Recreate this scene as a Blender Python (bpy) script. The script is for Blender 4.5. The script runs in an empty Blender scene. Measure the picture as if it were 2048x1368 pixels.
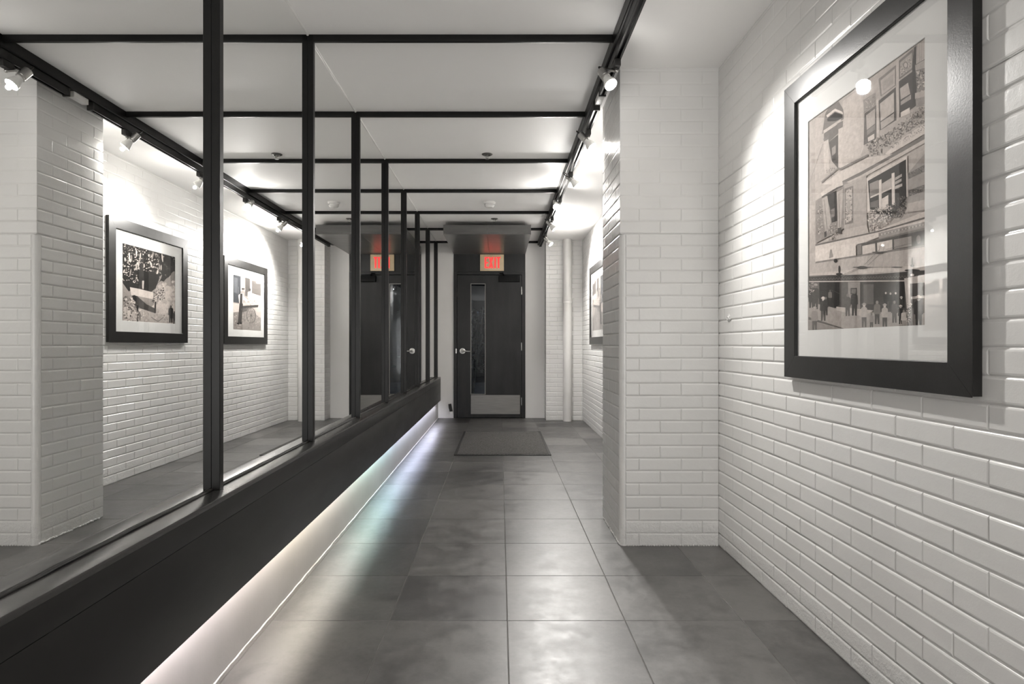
import bpy, bmesh, math, random
from mathutils import Vector, Matrix
random.seed(7)
S = bpy.context.scene
COL = S.collection

# ------------------------------------------------------------------ camera numbers (metres; x right, y down the hall, z up)
F, U0, V0, H = 1210.0, 1000.0, 689.0, 1.08
XR = 1.173          # brick face of the right wall
XM = -0.920         # mirror surface on the left wall
XL = -0.910         # plaster below the ledge
ZC = 2.563          # ceiling
YE = 8.89           # end wall
YB = -2.6           # near end of the corridor (behind the camera)
XF = 1.147          # front face of the picture frames

def on_x(u, v, x):  # point of the plane x = const that the photograph shows at (u, v)
    y = F * abs(x) / abs(u - U0)
    return y, H + (V0 - v) * y / F

# ------------------------------------------------------------------ object helpers
def tag(o, label=None, cat=None, group=None, kind=None):
    if label: o['label'] = label
    if cat: o['category'] = cat
    if group: o['group'] = group
    if kind: o['kind'] = kind
    return o

def empty(name, loc, label=None, cat=None, group=None, kind=None):
    o = bpy.data.objects.new(name, None); COL.objects.link(o)
    o.location = loc; o.empty_display_size = 0.05
    return tag(o, label, cat, group, kind)

def world_loc(o):
    v = Vector(o.location)
    while o.parent:
        o = o.parent; v += Vector(o.location)
    return v

def obj(name, bm, mat, parent=None, loc=None, smooth=None):
    """link a bmesh written in world coordinates as one object; its origin goes to loc"""
    if loc is None:
        loc = world_loc(parent) if parent else Vector((0, 0, 0))
    loc = Vector(loc)
    bmesh.ops.translate(bm, verts=bm.verts, vec=-loc)
    me = bpy.data.meshes.new(name)
    bm.normal_update()
    bm.to_mesh(me); bm.free()
    mats = mat if isinstance(mat, (list, tuple)) else [mat]
    for m in mats: me.materials.append(m)
    if smooth is not None:
        if smooth is True:
            for p in me.polygons: p.use_smooth = True
        else:
            for p in me.polygons: p.use_smooth = True
            me.set_sharp_from_angle(angle=math.radians(smooth))
    o = bpy.data.objects.new(name, me); COL.objects.link(o)
    if parent:
        o.parent = parent; o.location = loc - world_loc(parent)
    else:
        o.location = loc
    return o

def copy_tree(o, parent=None):
    c = o.copy(); COL.objects.link(c); c.parent = parent
    for ch in list(o.children): copy_tree(ch, c)
    return c

def box(bm, x0, x1, y0, y1, z0, z1, bev=0.0, seg=2, mi=0):
    r = bmesh.ops.create_cube(bm, size=1.0)
    vs = r['verts']
    for v in vs:
        v.co = Vector(((x0 + x1) / 2 + v.co.x * (x1 - x0), (y0 + y1) / 2 + v.co.y * (y1 - y0), (z0 + z1) / 2 + v.co.z * (z1 - z0)))
    fs = {f for v in vs for f in v.link_faces}
    for f in fs: f.material_index = mi
    if bev > 0:
        es = list({e for v in vs for e in v.link_edges})
        bmesh.ops.bevel(bm, geom=es, offset=bev, segments=seg, affect='EDGES', profile=0.6, material=mi)

def frame_of(d):
    d = Vector(d).normalized()
    up = Vector((0, 0, 1)) if abs(d.z) < 0.95 else Vector((0, 1, 0))
    a = d.cross(up).normalized(); b = a.cross(d).normalized()
    return d, a, b

def lathe(bm, p, d, prof, n=24, mi=0, caps=True):
    """prof: list of (distance along d, radius)"""
    p = Vector(p); d, a, b = frame_of(d)
    rings = []
    for t, r in prof:
        rings.append([bm.verts.new(p + d * t + (a * math.cos(2 * math.pi * k / n) + b * math.sin(2 * math.pi * k / n)) * r) for k in range(n)])
    for r0, r1 in zip(rings, rings[1:]):
        for k in range(n):
            f = bm.faces.new((r0[k], r0[(k + 1) % n], r1[(k + 1) % n], r1[k])); f.material_index = mi
    if caps:
        f = bm.faces.new(rings[0][::-1]); f.material_index = mi
        f = bm.faces.new(rings[-1]); f.material_index = mi
    return rings

def tube(bm, pts, r, n=8, mi=0):
    pts = [Vector(p) for p in pts]; prev = None
    rings = []
    for i, p in enumerate(pts):
        t = (pts[min(i + 1, len(pts) - 1)] - pts[max(i - 1, 0)])
        d, a, b = frame_of(t)
        if prev is not None:
            a = (prev - d * prev.dot(d)).normalized(); b = d.cross(a)
        prev = a
        rings.append([bm.verts.new(p + (a * math.cos(2 * math.pi * k / n) + b * math.sin(2 * math.pi * k / n)) * r) for k in range(n)])
    for r0, r1 in zip(rings, rings[1:]):
        for k in range(n):
            f = bm.faces.new((r0[k], r0[(k + 1) % n], r1[(k + 1) % n], r1[k])); f.material_index = mi
    bm.faces.new(rings[0][::-1]); bm.faces.new(rings[-1])

def prism(bm, poly, axis, a0, a1, mi=0):
    """extrude a closed polygon of 2-D points along an axis"""
    def P(q, a):
        return {'x': (a, q[0], q[1]), 'y': (q[0], a, q[1]), 'z': (q[0], q[1], a)}[axis]
    A = [bm.verts.new(P(q, a0)) for q in poly]; B = [bm.verts.new(P(q, a1)) for q in poly]
    n = len(poly)
    fs = [bm.faces.new(A), bm.faces.new(B[::-1])]
    for k in range(n):
        fs.append(bm.faces.new((A[k], B[k], B[(k + 1) % n], A[(k + 1) % n])))
    for f in fs: f.material_index = mi
    bmesh.ops.recalc_face_normals(bm, faces=fs)

# ------------------------------------------------------------------ materials
def srgb(r, g, b, k=1.0):
    def c(v):
        v /= 255.0
        v = v / 12.92 if v <= 0.04045 else ((v + 0.055) / 1.055) ** 2.4
        return min(v * k, 1.0)
    return (c(r), c(g), c(b), 1.0)

class NT:
    def __init__(s, name):
        s.m = bpy.data.materials.new(name); s.m.use_nodes = True
        s.t = s.m.node_tree; s.b = s.t.nodes['Principled BSDF']; s.out = s.t.nodes['Material Output']
    def n(s, typ, **kw):
        nd = s.t.nodes.new(typ)
        for k, v in kw.items():
            if hasattr(nd, k): setattr(nd, k, v)
            else: nd.inputs[k.replace('_', ' ')].default_value = v
        return nd
    def l(s, a, b): s.t.links.new(a, b)
    def ramp(s, src, stops):
        r = s.t.nodes.new('ShaderNodeValToRGB'); cr = r.color_ramp
        while len(cr.elements) > 1: cr.elements.remove(cr.elements[-1])
        cr.elements[0].position = stops[0][0]; cr.elements[0].color = stops[0][1]
        for p, c in stops[1:]:
            e = cr.elements.new(p); e.color = c
        s.l(src, r.inputs['Fac']); return r
    def coords(s, scale=(1, 1, 1)):
        tc = s.t.nodes.new('ShaderNodeTexCoord'); mp = s.t.nodes.new('ShaderNodeMapping')
        mp.inputs['Scale'].default_value = scale
        s.l(tc.outputs['Object'], mp.inputs['Vector']); return mp.outputs['Vector']
    def noise(s, vec, scale, detail=4, rough=0.55):
        nd = s.t.nodes.new('ShaderNodeTexNoise')
        nd.inputs['Scale'].default_value = scale; nd.inputs['Detail'].default_value = detail; nd.inputs['Roughness'].default_value = rough
        s.l(vec, nd.inputs['Vector']); return nd.outputs['Fac']
    def bump(s, h, strength, dist, prev=None):
        b = s.t.nodes.new('ShaderNodeBump'); b.inputs['Strength'].default_value = strength; b.inputs['Distance'].default_value = dist
        s.l(h, b.inputs['Height'])
        if prev: s.l(prev, b.inputs['Normal'])
        return b.outputs['Normal']
    def math(s, op, a, b=None):
        m = s.t.nodes.new('ShaderNodeMath'); m.operation = op
        for i, q in enumerate((a, b)):
            if q is None: continue
            if isinstance(q, (int, float)): m.inputs[i].default_value = q
            else: s.l(q, m.inputs[i])
        return m.outputs[0]

def paint(name, c1, c2, rough, scale=3.0, stretch=(1, 1, 1), bump=0.0, bscale=120, spec=0.5, metallic=0.0, rvar=0.0, coat=0.0):
    t = NT(name); v = t.coords(stretch)
    f = t.noise(v, scale, 5)
    r = t.ramp(f, [(0.32, c1), (0.68, c2)])
    t.l(r.outputs['Color'], t.b.inputs['Base Color'])
    t.b.inputs['Roughness'].default_value = rough; t.b.inputs['Specular IOR Level'].default_value = spec
    t.b.inputs['Metallic'].default_value = metallic
    if coat: t.b.inputs['Coat Weight'].default_value = coat; t.b.inputs['Coat Roughness'].default_value = 0.08
    if rvar:
        f2 = t.noise(v, scale * 2.3, 4)
        t.l(t.math('MULTIPLY_ADD', f2, rvar), t.b.inputs['Roughness'])
        t.t.nodes[-1].inputs[2].default_value = rough - rvar / 2
    if bump:
        t.l(t.bump(t.noise(v, bscale, 3), bump, 0.002), t.b.inputs['Normal'])
    return t.m

def brick_paint():
    t = NT('white_gloss_brick_paint'); v = t.coords()
    f = t.noise(v, 2.2, 5)
    r = t.ramp(f, [(0.3, (0.645, 0.637, 0.622, 1)), (0.7, (0.69, 0.682, 0.667, 1))])
    t.l(r.outputs['Color'], t.b.inputs['Base Color'])
    t.b.inputs['Roughness'].default_value = 0.27
    t.b.inputs['Specular IOR Level'].default_value = 0.5
    pos = t.t.nodes.new('ShaderNodeNewGeometry'); sx = t.t.nodes.new('ShaderNodeSeparateXYZ'); t.l(pos.outputs['Position'], sx.inputs[0])
    low = t.t.nodes.new('ShaderNodeMapRange'); t.l(sx.outputs['Z'], low.inputs['Value'])
    low.inputs['From Min'].default_value = 0.10; low.inputs['From Max'].default_value = 0.15
    low.inputs['To Min'].default_value = 1.0; low.inputs['To Max'].default_value = 0.0
    rough_base = t.math('MULTIPLY', t.noise(v, 55, 5, 0.7), low.outputs['Result'])
    b1 = t.bump(t.noise(v, 260, 2), 0.16, 0.0012)
    b2 = t.bump(t.noise(v, 26, 3), 0.22, 0.004, b1)
    b3 = t.bump(rough_base, 0.9, 0.006, b2)
    t.l(b3, t.b.inputs['Normal'])
    return t.m

def tile_mat():
    t = NT('dark_porcelain_tile'); v = t.coords()
    a = t.t.nodes.new('ShaderNodeAttribute'); a.attribute_name = 'tile'
    n1 = t.noise(v, 1.7, 8, 0.62); n2 = t.noise(v, 9, 6, 0.7)
    n3 = t.noise(v, 34, 6, 0.75)
    mix = t.math('ADD', t.math('ADD', t.math('MULTIPLY', n1, 0.50), t.math('MULTIPLY', n2, 0.28)), t.math('MULTIPLY', n3, 0.22))
    mix = t.math('ADD', mix, t.math('MULTIPLY', a.outputs['Fac'], 0.16))
    r = t.ramp(mix, [(0.40, (0.014, 0.013, 0.012, 1)), (0.54, (0.034, 0.032, 0.030, 1)), (0.68, (0.095, 0.09, 0.085, 1))])
    t.l(r.outputs['Color'], t.b.inputs['Base Color'])
    rr = t.t.nodes.new('ShaderNodeMapRange'); t.l(n2, rr.inputs['Value'])
    rr.inputs['From Min'].default_value = 0.3; rr.inputs['From Max'].default_value = 0.7
    rr.inputs['To Min'].default_value = 0.32; rr.inputs['To Max'].default_value = 0.46
    t.l(rr.outputs['Result'], t.b.inputs['Roughness'])
    t.b.inputs['Specular IOR Level'].default_value = 0.85; t.b.inputs['IOR'].default_value = 1.7
    t.l(t.bump(t.noise(v, 90, 4), 0.06, 0.001), t.b.inputs['Normal'])
    return t.m

def emit(name, col, strength):
    t = NT(name)
    t.b.inputs['Base Color'].default_value = col
    t.b.inputs['Emission Color'].default_value = col; t.b.inputs['Emission Strength'].default_value = strength
    f = t.noise(t.coords(), 30, 2)
    rr = t.ramp(f, [(0.0, tuple(c * 0.96 for c in col[:3]) + (1,)), (1.0, col)])
    t.l(rr.outputs['Color'], t.b.inputs['Emission Color'])
    return t.m

def clear_glass(name, ior=1.5, tint=(1, 1, 1, 1), wob=0.0):
    """thin pane: Fresnel reflection over a straight see-through"""
    t = NT(name); t.t.nodes.remove(t.b)
    fr = t.t.nodes.new('ShaderNodeFresnel'); ge = t.t.nodes.new('ShaderNodeNewGeometry')
    t.l(t.math('ADD', t.math('MULTIPLY', ge.outputs['Backfacing'], 1.0 / ior - ior), ior), fr.inputs['IOR'])   # both faces of the pane act as its outside
    tr = t.t.nodes.new('ShaderNodeBsdfTransparent'); tr.inputs['Color'].default_value = tint
    gl = t.t.nodes.new('ShaderNodeBsdfGlossy'); gl.inputs['Roughness'].default_value = 0.012
    if wob:
        nb = t.bump(t.noise(t.coords(), 3.0, 2), wob, 0.002)
        t.l(nb, gl.inputs['Normal']); 
    mx = t.t.nodes.new('ShaderNodeMixShader')
    t.l(fr.outputs[0], mx.inputs[0]); t.l(tr.outputs[0], mx.inputs[1]); t.l(gl.outputs[0], mx.inputs[2])
    t.l(mx.outputs[0], t.out.inputs['Surface'])
    return t.m

def print_mat():
    t = NT('sepia_photo_print'); t.b.inputs['Roughness'].default_value = 0.8; t.b.inputs['Specular IOR Level'].default_value = 0.15
    a = t.t.nodes.new('ShaderNodeVertexColor'); a.layer_name = 'tone'
    v = t.coords()
    n = t.noise(v, 70, 5, 0.7)
    rr = t.ramp(n, [(0.25, (0.78, 0.77, 0.76, 1)), (0.75, (1.15, 1.15, 1.15, 1))])
    m = t.t.nodes.new('ShaderNodeMix'); m.data_type = 'RGBA'; m.blend_type = 'MULTIPLY'
    m.inputs[0].default_value = 1.0
    t.l(a.outputs['Color'], m.inputs[6]); t.l(rr.outputs['Color'], m.inputs[7])
    t.l(m.outputs[2], t.b.inputs['Base Color'])
    return t.m

M = {}
M['brick'] = brick_paint()
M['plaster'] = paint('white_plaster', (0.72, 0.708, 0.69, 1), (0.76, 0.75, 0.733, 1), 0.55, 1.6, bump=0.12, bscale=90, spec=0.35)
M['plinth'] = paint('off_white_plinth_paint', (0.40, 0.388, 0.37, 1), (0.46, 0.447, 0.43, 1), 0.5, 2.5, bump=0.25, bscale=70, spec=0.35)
M['ceiling'] = paint('ceiling_plaster', (0.90, 0.888, 0.872, 1), (0.925, 0.914, 0.898, 1), 0.6, 1.3, bump=0.08, bscale=45, spec=0.3)
M['caulk'] = paint('white_caulk', (0.74, 0.73, 0.71, 1), (0.80, 0.79, 0.77, 1), 0.4, 20, bump=0.5, bscale=60)
M['tile'] = tile_mat()
M['grout'] = paint('grey_grout', (0.10, 0.096, 0.09, 1), (0.17, 0.162, 0.153, 1), 0.85, 8)
M['black'] = paint('black_satin_paint', (0.007, 0.0068, 0.0064, 1), (0.011, 0.0106, 0.010, 1), 0.36, 6, bump=0.05, bscale=60, rvar=0.10, spec=0.22)
M['ledge'] = paint('black_painted_board', (0.0095, 0.009, 0.0083, 1), (0.014, 0.0133, 0.0125, 1), 0.36, 5, stretch=(1, 0.25, 1), bump=0.08, bscale=40, rvar=0.12, spec=0.32)
M['frame'] = paint('black_frame_wood', (0.0105, 0.010, 0.0095, 1), (0.016, 0.0153, 0.0146, 1), 0.33, 9, bump=0.10, bscale=160, rvar=0.06, spec=0.36)
M['door'] = paint('black_stained_door', (0.007, 0.0069, 0.0069, 1), (0.017, 0.0166, 0.0162, 1), 0.40, 3.2, stretch=(2.2, 2.2, 0.55), bump=0.06, bscale=90, rvar=0.10, spec=0.3)
M['canopy'] = paint('grey_black_veneer', (0.095, 0.093, 0.090, 1), (0.135, 0.132, 0.128, 1), 0.30, 4, stretch=(0.5, 3, 3), bump=0.10, bscale=40, rvar=0.10)
M['chrome'] = paint('satin_chrome', (0.46, 0.45, 0.435, 1), (0.54, 0.53, 0.515, 1), 0.28, 30, metallic=1.0)
M['steel'] = paint('brushed_steel_plate', (0.18, 0.174, 0.164, 1), (0.23, 0.222, 0.21, 1), 0.42, 14, stretch=(0.3, 1, 8), metallic=0.85)
M['lampgrey'] = paint('grey_lamp_metal', (0.42, 0.41, 0.395, 1), (0.50, 0.49, 0.475, 1), 0.32, 40, metallic=0.75)
M['bulbglass'] = paint('frosted_bulb_cone', (0.80, 0.79, 0.76, 1), (0.86, 0.85, 0.83, 1), 0.25, 20)
M['bulb'] = emit('glowing_bulb_face', (1.0, 0.955, 0.88, 1), 55.0)
M['mat'] = paint('off_white_mat_board', (0.74, 0.733, 0.715, 1), (0.77, 0.763, 0.745, 1), 0.85, 6, spec=0.15)
M['print'] = print_mat()
M['glass'] = clear_glass('picture_glass', 1.48)
M['doorglass'] = clear_glass('door_glass', 1.55, (0.80, 0.86, 0.92, 1), 0.15)
M['rubber'] = paint('black_rubber', (0.012, 0.011, 0.010, 1), (0.022, 0.020, 0.018, 1), 0.6, 30, bump=0.2)
M['ledgetop'] = paint('black_gloss_board', (0.022, 0.021, 0.020, 1), (0.036, 0.0345, 0.033, 1), 0.27, 6, stretch=(1, 0.12, 1), bump=0.03, bscale=50, spec=1.0)
M['jet'] = paint('jet_black_casing', (0.003, 0.003, 0.003, 1), (0.005, 0.005, 0.005, 1), 0.5, 20, spec=0.15)
M['pile'] = paint('grey_carpet_pile', (0.022, 0.021, 0.020, 1), (0.16, 0.155, 0.148, 1), 0.95, 170, bump=0.9, bscale=320, spec=0.1)
M['pipe'] = paint('white_pipe_paint', (0.70, 0.685, 0.665, 1), (0.76, 0.745, 0.725, 1), 0.35, 4, bump=0.15, bscale=30)
M['plastic'] = paint('white_plastic', (0.72, 0.71, 0.69, 1), (0.78, 0.77, 0.75, 1), 0.4, 25)
M['signpanel'] = paint('tan_sign_panel', (0.62, 0.49, 0.30, 1), (0.72, 0.58, 0.38, 1), 0.45, 12)
M['signred'] = emit('red_sign_letters', (0.86, 0.030, 0.030, 1), 0.55)
M['leaf'] = paint('dark_leaf', (0.05, 0.07, 0.05, 1), (0.14, 0.17, 0.15, 1), 0.35, 12)
M['asphalt'] = paint('pavement', (0.10, 0.105, 0.115, 1), (0.16, 0.165, 0.175, 1), 0.7, 5, bump=0.3)
M['night'] = paint('dark_wall', (0.010, 0.010, 0.011, 1), (0.016, 0.016, 0.018, 1), 0.8, 3)

def mirror_mat():
    t = NT('mirror_silver'); t.t.nodes.remove(t.b)
    gl = t.t.nodes.new('ShaderNodeBsdfGlossy'); gl.inputs['Roughness'].default_value = 0.0
    r = t.ramp(t.noise(t.coords(), 0.8, 2), [(0.3, (0.915, 0.918, 0.908, 1)), (0.7, (0.925, 0.926, 0.917, 1))])
    t.l(r.outputs['Color'], gl.inputs['Color']); t.l(gl.outputs[0], t.out.inputs['Surface'])
    return t.m
M['mirror'] = mirror_mat()

def led_mat():
    """multi-colour LED tape: the colour steps along its length"""
    t = NT('led_tape'); pos = t.t.nodes.new('ShaderNodeNewGeometry'); sx = t.t.nodes.new('ShaderNodeSeparateXYZ')
    t.l(pos.outputs['Position'], sx.inputs[0])
    f = t.math('DIVIDE', sx.outputs['Y'], 9.0)
    r = t.ramp(f, [(0.0, (1, 0.86, 0.84, 1)), (0.20, (1, 0.90, 0.92, 1)), (0.30, (1, 0.90, 0.76, 1)), (0.375, (0.97, 0.92, 0.84, 1)), (0.46, (0.72, 1.0, 0.92, 1)),
                   (0.53, (0.62, 0.90, 1.0, 1)), (0.60, (0.70, 0.78, 1.0, 1)), (0.72, (0.72, 0.76, 1.0, 1)), (0.95, (0.85, 0.85, 1, 1))])
    t.b.inputs['Base Color'].default_value = (0.8, 0.8, 0.8, 1)
    t.l(r.outputs['Color'], t.b.inputs['Emission Color']); t.b.inputs['Emission Strength'].default_value = 30.0
    return t.m
M['led'] = led_mat()

# ------------------------------------------------------------------ painted brickwork: every brick raised from the mortar plane
def brickwork(bm, origin, ud, nd, u0, u1, z0, z1, L=0.227, off=0.0, course=0.067, depth=lambda z: 0.0035, flip=False, c0=False, c1=False, amp=1.0):
    """bricks on a vertical plane. Face plane passes through origin, u runs along ud, nd points to the room."""
    O = Vector(origin); ud = Vector(ud); nd = Vector(nd); Z = Vector((0, 0, 1))
    rings = ((0.0, 1.0), (0.0022, 0.80), (0.0045, 0.28), (0.0085, 0.0))   # inset, fraction of the joint depth
    k0 = int(math.floor(z0 / course + 1e-6)); k1 = int(math.ceil(z1 / course - 1e-6))
    for k in range(k0, k1):
        za, zb = max(z0, k * course), min(z1, (k + 1) * course)
        if zb - za < 0.004: continue
        o = off + (0.0 if k % 2 == 0 else L / 2)
        j = math.floor((u0 - o) / L)
        while True:
            ua, ub = max(u0, o + j * L), min(u1, o + (j + 1) * L)
            if o + j * L >= u1 - 1e-6: break
            j += 1
            if ub - ua < 0.002: continue
            h = depth((za + zb) / 2) * random.uniform(0.75, 1.15)
            face = random.uniform(-0.0007, 0.0004) * amp
            la = 0.0 if (c0 and abs(ua - u0) < 1e-6) else 1.0
            lb = 0.0 if (c1 and abs(ub - u1) < 1e-6) else 1.0
            s = min(1.0, (ub - ua) / 0.03)
            loops = []
            for q, (ins, fr) in enumerate(rings):
                jt = 0.0 if q == 0 else 0.0006 * amp
                pts = []
                for (cu, cz, su, sz, le) in ((ua, za, 1, 1, la), (ub, za, -1, 1, lb), (ub, zb, -1, -1, lb), (ua, zb, 1, -1, la)):
                    uu = cu + su * ins * s * le * 0.55 + (random.uniform(-jt, jt) if le else 0)
                    zz = cz + sz * ins + random.uniform(-jt, jt)
                    dd = -h * fr + (face if q else 0.0) * (1 if le else 0)
                    pts.append(bm.verts.new(O + ud * uu + Z * zz + nd * dd))
                loops.append(pts)
            for A, B in zip(loops, loops[1:]):
                for i in range(4):
                    bm.faces.new((A[i], A[(i + 1) % 4], B[(i + 1) % 4], B[i]))
            bm.faces.new(loops[-1])
def fix_normals(bm, nd):
    nd = Vector(nd)
    bm.normal_update()
    for f in bm.faces:
        if f.normal.dot(nd) < 0: f.normal_flip()

def jd(z):   # joints show less where the paint is thick, high on the wall
    return 0.0042 if z < 1.75 else (0.0042 - (z - 1.75) / 0.35 * 0.0022 if z < 2.1 else 0.0020)

# right wall
bm = bmesh.new()
brickwork(bm, (XR, 0, 0), (0, 1, 0), (-1, 0, 0), YB, 8.62, 0, ZC, 0.228, 0.200, depth=jd)
fix_normals(bm, (-1, 0, 0))
box(bm, XR + 0.006, XR + 0.12, YB, YE + 0.15, 0, ZC)
o = obj('wall_right', bm, M['brick']); tag(o, 'white painted brick wall on the right', kind='structure')

# brick pillar standing out from the right wall
PX, PY0, PY1, ZR, RR = 0.643, 3.243, 3.785, 1.672, 0.030
bm = bmesh.new()
b1 = bmesh.new()
brickwork(b1, (0, PY0, 0), (1, 0, 0), (0, -1, 0), PX + RR, XR, 0, ZR, 0.226, 0.746 - 0.226 * 4, depth=lambda z: 0.0034)
brickwork(b1, (0, PY0, 0), (1, 0, 0), (0, -1, 0), PX, XR, ZR, ZC, 0.226, 0.746 - 0.226 * 4, depth=lambda z: jd(z) * 0.75, c0=True)
fix_normals(b1, (0, -1, 0))
b2 = bmesh.new()
brickwork(b2, (PX, 0, 0), (0, 1, 0), (-1, 0, 0), PY0 + RR, PY1, 0, ZR, 0.226, 3.36, depth=lambda z: 0.0034, c1=True)
brickwork(b2, (PX, 0, 0), (0, 1, 0), (-1, 0, 0), PY0, PY1, ZR, ZC, 0.226, 3.36, depth=lambda z: jd(z) * 0.8, c0=True, c1=True)
fix_normals(b2, (-1, 0, 0))
b3 = bmesh.new()
brickwork(b3, (0, PY1, 0), (1, 0, 0), (0, 1, 0), PX, XR, 0, ZC, 0.226, 0.86, depth=lambda z: 0.0034, c0=True)
fix_normals(b3, (0, 1, 0))
for q in (b1, b2, b3):
    me = bpy.data.meshes.new('tmp'); q.to_mesh(me); q.free(); bm.from_mesh(me); bpy.data.meshes.remove(me)
# rounded plaster arris below ZR
nz = 60; na = 7; grid = []
for i in range(nz + 1):
    z = ZR * i / nz; row = []
    w = random.uniform(-0.0007, 0.0007) + (random.uniform(0, 0.003) if z < 0.14 else 0)
    for a in range(na):
        th = math.pi / 2 * a / (na - 1)
        r = RR + (w if 0 < a < na - 1 else 0)
        row.append(bm.verts.new((PX + RR - r * math.sin(th), PY0 + RR - r * math.cos(th), z)))
    grid.append(row)
for i in range(nz):
    for a in range(na - 1):
        f = bm.faces.new((grid[i][a], grid[i + 1][a], grid[i + 1][a + 1], grid[i][a + 1]))
cap = [bm.verts.new((PX, PY0, ZR))] + [bm.verts.new(v.co) for v in grid[-1]]
bm.faces.new(cap)
box(bm, PX + 0.006, XR, PY0 + 0.006, PY1 - 0.006, ZR, ZC)
box(bm, PX + RR, XR, PY0 + 0.006, PY1 - 0.006, 0, ZR); box(bm, PX + 0.006, XR, PY0 + RR, PY1 - 0.006, 0, ZR)
# crumbled mortar fillet along the foot
for k in range(46):
    y = PY0 + 0.02 + (PY1 - PY0 - 0.05) * k / 45
    s = random.uniform(0.004, 0.009)
    r = bmesh.ops.create_icosphere(bm, subdivisions=1, radius=s, matrix=Matrix.Translation((PX + 0.001, y, random.uniform(0.002, 0.010))))
for k in range(36):
    x = PX + 0.03 + (XR - PX - 0.04) * k / 35
    s = random.uniform(0.003, 0.006)
    bmesh.ops.create_icosphere(bm, subdivisions=1, radius=s, matrix=Matrix.Translation((x, PY0 + 0.001, random.uniform(0.0, 0.004))))
o = obj('pillar', bm, M['brick']); tag(o, 'square white painted brick pillar standing out from the right wall', kind='structure')

# shallow brick pier at the far end, right of the door
bm = bmesh.new()
PEX, PEY = 0.654, 8.60
b1 = bmesh.new(); brickwork(b1, (0, PEY, 0), (1, 0, 0), (0, -1, 0), PEX, XR, 0, ZC, 0.227, 0.70, depth=lambda z: 0.0034, c0=True); fix_normals(b1, (0, -1, 0))
b2 = bmesh.new(); brickwork(b2, (PEX, 0, 0), (0, 1, 0), (-1, 0, 0), PEY, YE, 0, ZC, 0.227, 8.71, depth=lambda z: 0.0034, c0=True); fix_normals(b2, (-1, 0, 0))
for q in (b1, b2):
    me = bpy.data.meshes.new('tmp'); q.to_mesh(me); q.free(); bm.from_mesh(me); bpy.data.meshes.remove(me)
box(bm, PEX + 0.006, XR, PEY + 0.006, YE, 0, ZC)
o = obj('pillar', bm, M['brick']); tag(o, 'shallow white brick pier in the far corner behind the pipe', kind='structure')

# floor: real tiles over a grout bed
bm = bmesh.new(); lay = bm.loops.layers.float_color.new('tile')
TW, TD, TX, TY = 0.460, 0.4595, 0.0286, 2.367
def quad(bm, pts, mi, val=0.5):
    f = bm.faces.new([bm.verts.new(p) for p in pts]); f.material_index = mi
    for l in f.loops: l[lay] = (val, val, val, 1)
for i in range(-3, 3):
    for j in range(-11, 16):
        xa, xb = max(TX + i * TW, XL - 0.02), min(TX + (i + 1) * TW, XR + 0.02)
        ya, yb = max(TY + j * TD, YB), min(TY + (j + 1) * TD, YE + 0.10)
        if xb - xa < 0.01 or yb - ya < 0.01: continue
        g, c, val = 0.0013, 0.0013, random.random()
        A = [(xa + g, ya + g, -0.0018), (xb - g, ya + g, -0.0018), (xb - g, yb - g, -0.0018), (xa + g, yb - g, -0.0018)]
        t = random.uniform(-0.0002, 0.0002)
        B = [(xa + g + c, ya + g + c, t), (xb - g - c, ya + g + c, 0), (xb - g - c, yb - g - c, t), (xa + g + c, yb - g - c, 0)]
        quad(bm, B, 0, val)
        for k in range(4): quad(bm, (A[k], A[(k + 1) % 4], B[(k + 1) % 4], B[k]), 0, val)
quad(bm, [(XL - 0.02, YB, -0.0014), (XR + 0.02, YB, -0.0014), (XR + 0.02, YE + 0.10, -0.0014), (XL - 0.02, YE + 0.10, -0.0014)], 1)
o = obj('floor', bm, [M['tile'], M['grout']]); tag(o, 'floor of square dark grey porcelain tiles', kind='structure')

# ceiling, left wall, end wall
bm = bmesh.new(); box(bm, -1.05, XR + 0.12, YB, YE + 0.15, ZC, ZC + 0.1)
o = obj('ceiling', bm, M['ceiling']); tag(o, 'smooth white plaster ceiling', kind='structure')
bm = bmesh.new(); box(bm, -1.05, XR + 0.12, YB - 0.15, YB, 0, ZC)
o = obj('wall_near', bm, M['plaster']); tag(o, 'white plaster wall closing the corridor behind the camera', kind='structure')
bm = bmesh.new(); box(bm, -1.05, XM - 0.005, YB, YE + 0.15, 0, ZC)
o = obj('wall_left', bm, M['plaster']); tag(o, 'white plaster wall on the left behind the mirrors', kind='structure')
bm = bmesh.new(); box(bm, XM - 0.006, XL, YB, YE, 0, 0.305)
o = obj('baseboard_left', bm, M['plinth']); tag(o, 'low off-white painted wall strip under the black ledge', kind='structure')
DX0, DX1, DZ = -0.680, 0.372, 2.440
bm = bmesh.new()
box(bm, -1.05, DX0, YE, YE + 0.15, 0, ZC); box(bm, DX1, XR + 0.12, YE, YE + 0.15, 0, ZC); box(bm, DX0, DX1, YE, YE + 0.15, DZ, ZC)
o = obj('wall_end', bm, M['plaster']); tag(o, 'white plaster end wall around the black door', kind='structure')

# white bead between mirror and ceiling, caulk along the foot of the left wall
def bead(name, x, z, y0, y1, r, mat, wob):
    bm = bmesh.new(); pts = []; n = int((y1 - y0) / 0.04)
    for k in range(n + 1):
        pts.append((x + random.uniform(-wob, wob), y0 + (y1 - y0) * k / n, z + random.uniform(-wob, wob)))
    tube(bm, pts, r, 6)
    return obj(name, bm, mat, smooth=60)
o = bead('trim_1', XM + 0.001, ZC - 0.002, YB, 8.72, 0.0055, M['caulk'], 0.0002); tag(o, 'thin white bead where mirrors meet ceiling', kind='structure')
o = bead('trim_2', XL + 0.0005, 0.001, YB, YE, 0.0035, M['caulk'], 0.0016); tag(o, 'rough white caulk line at the foot of the left wall', kind='structure')

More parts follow.
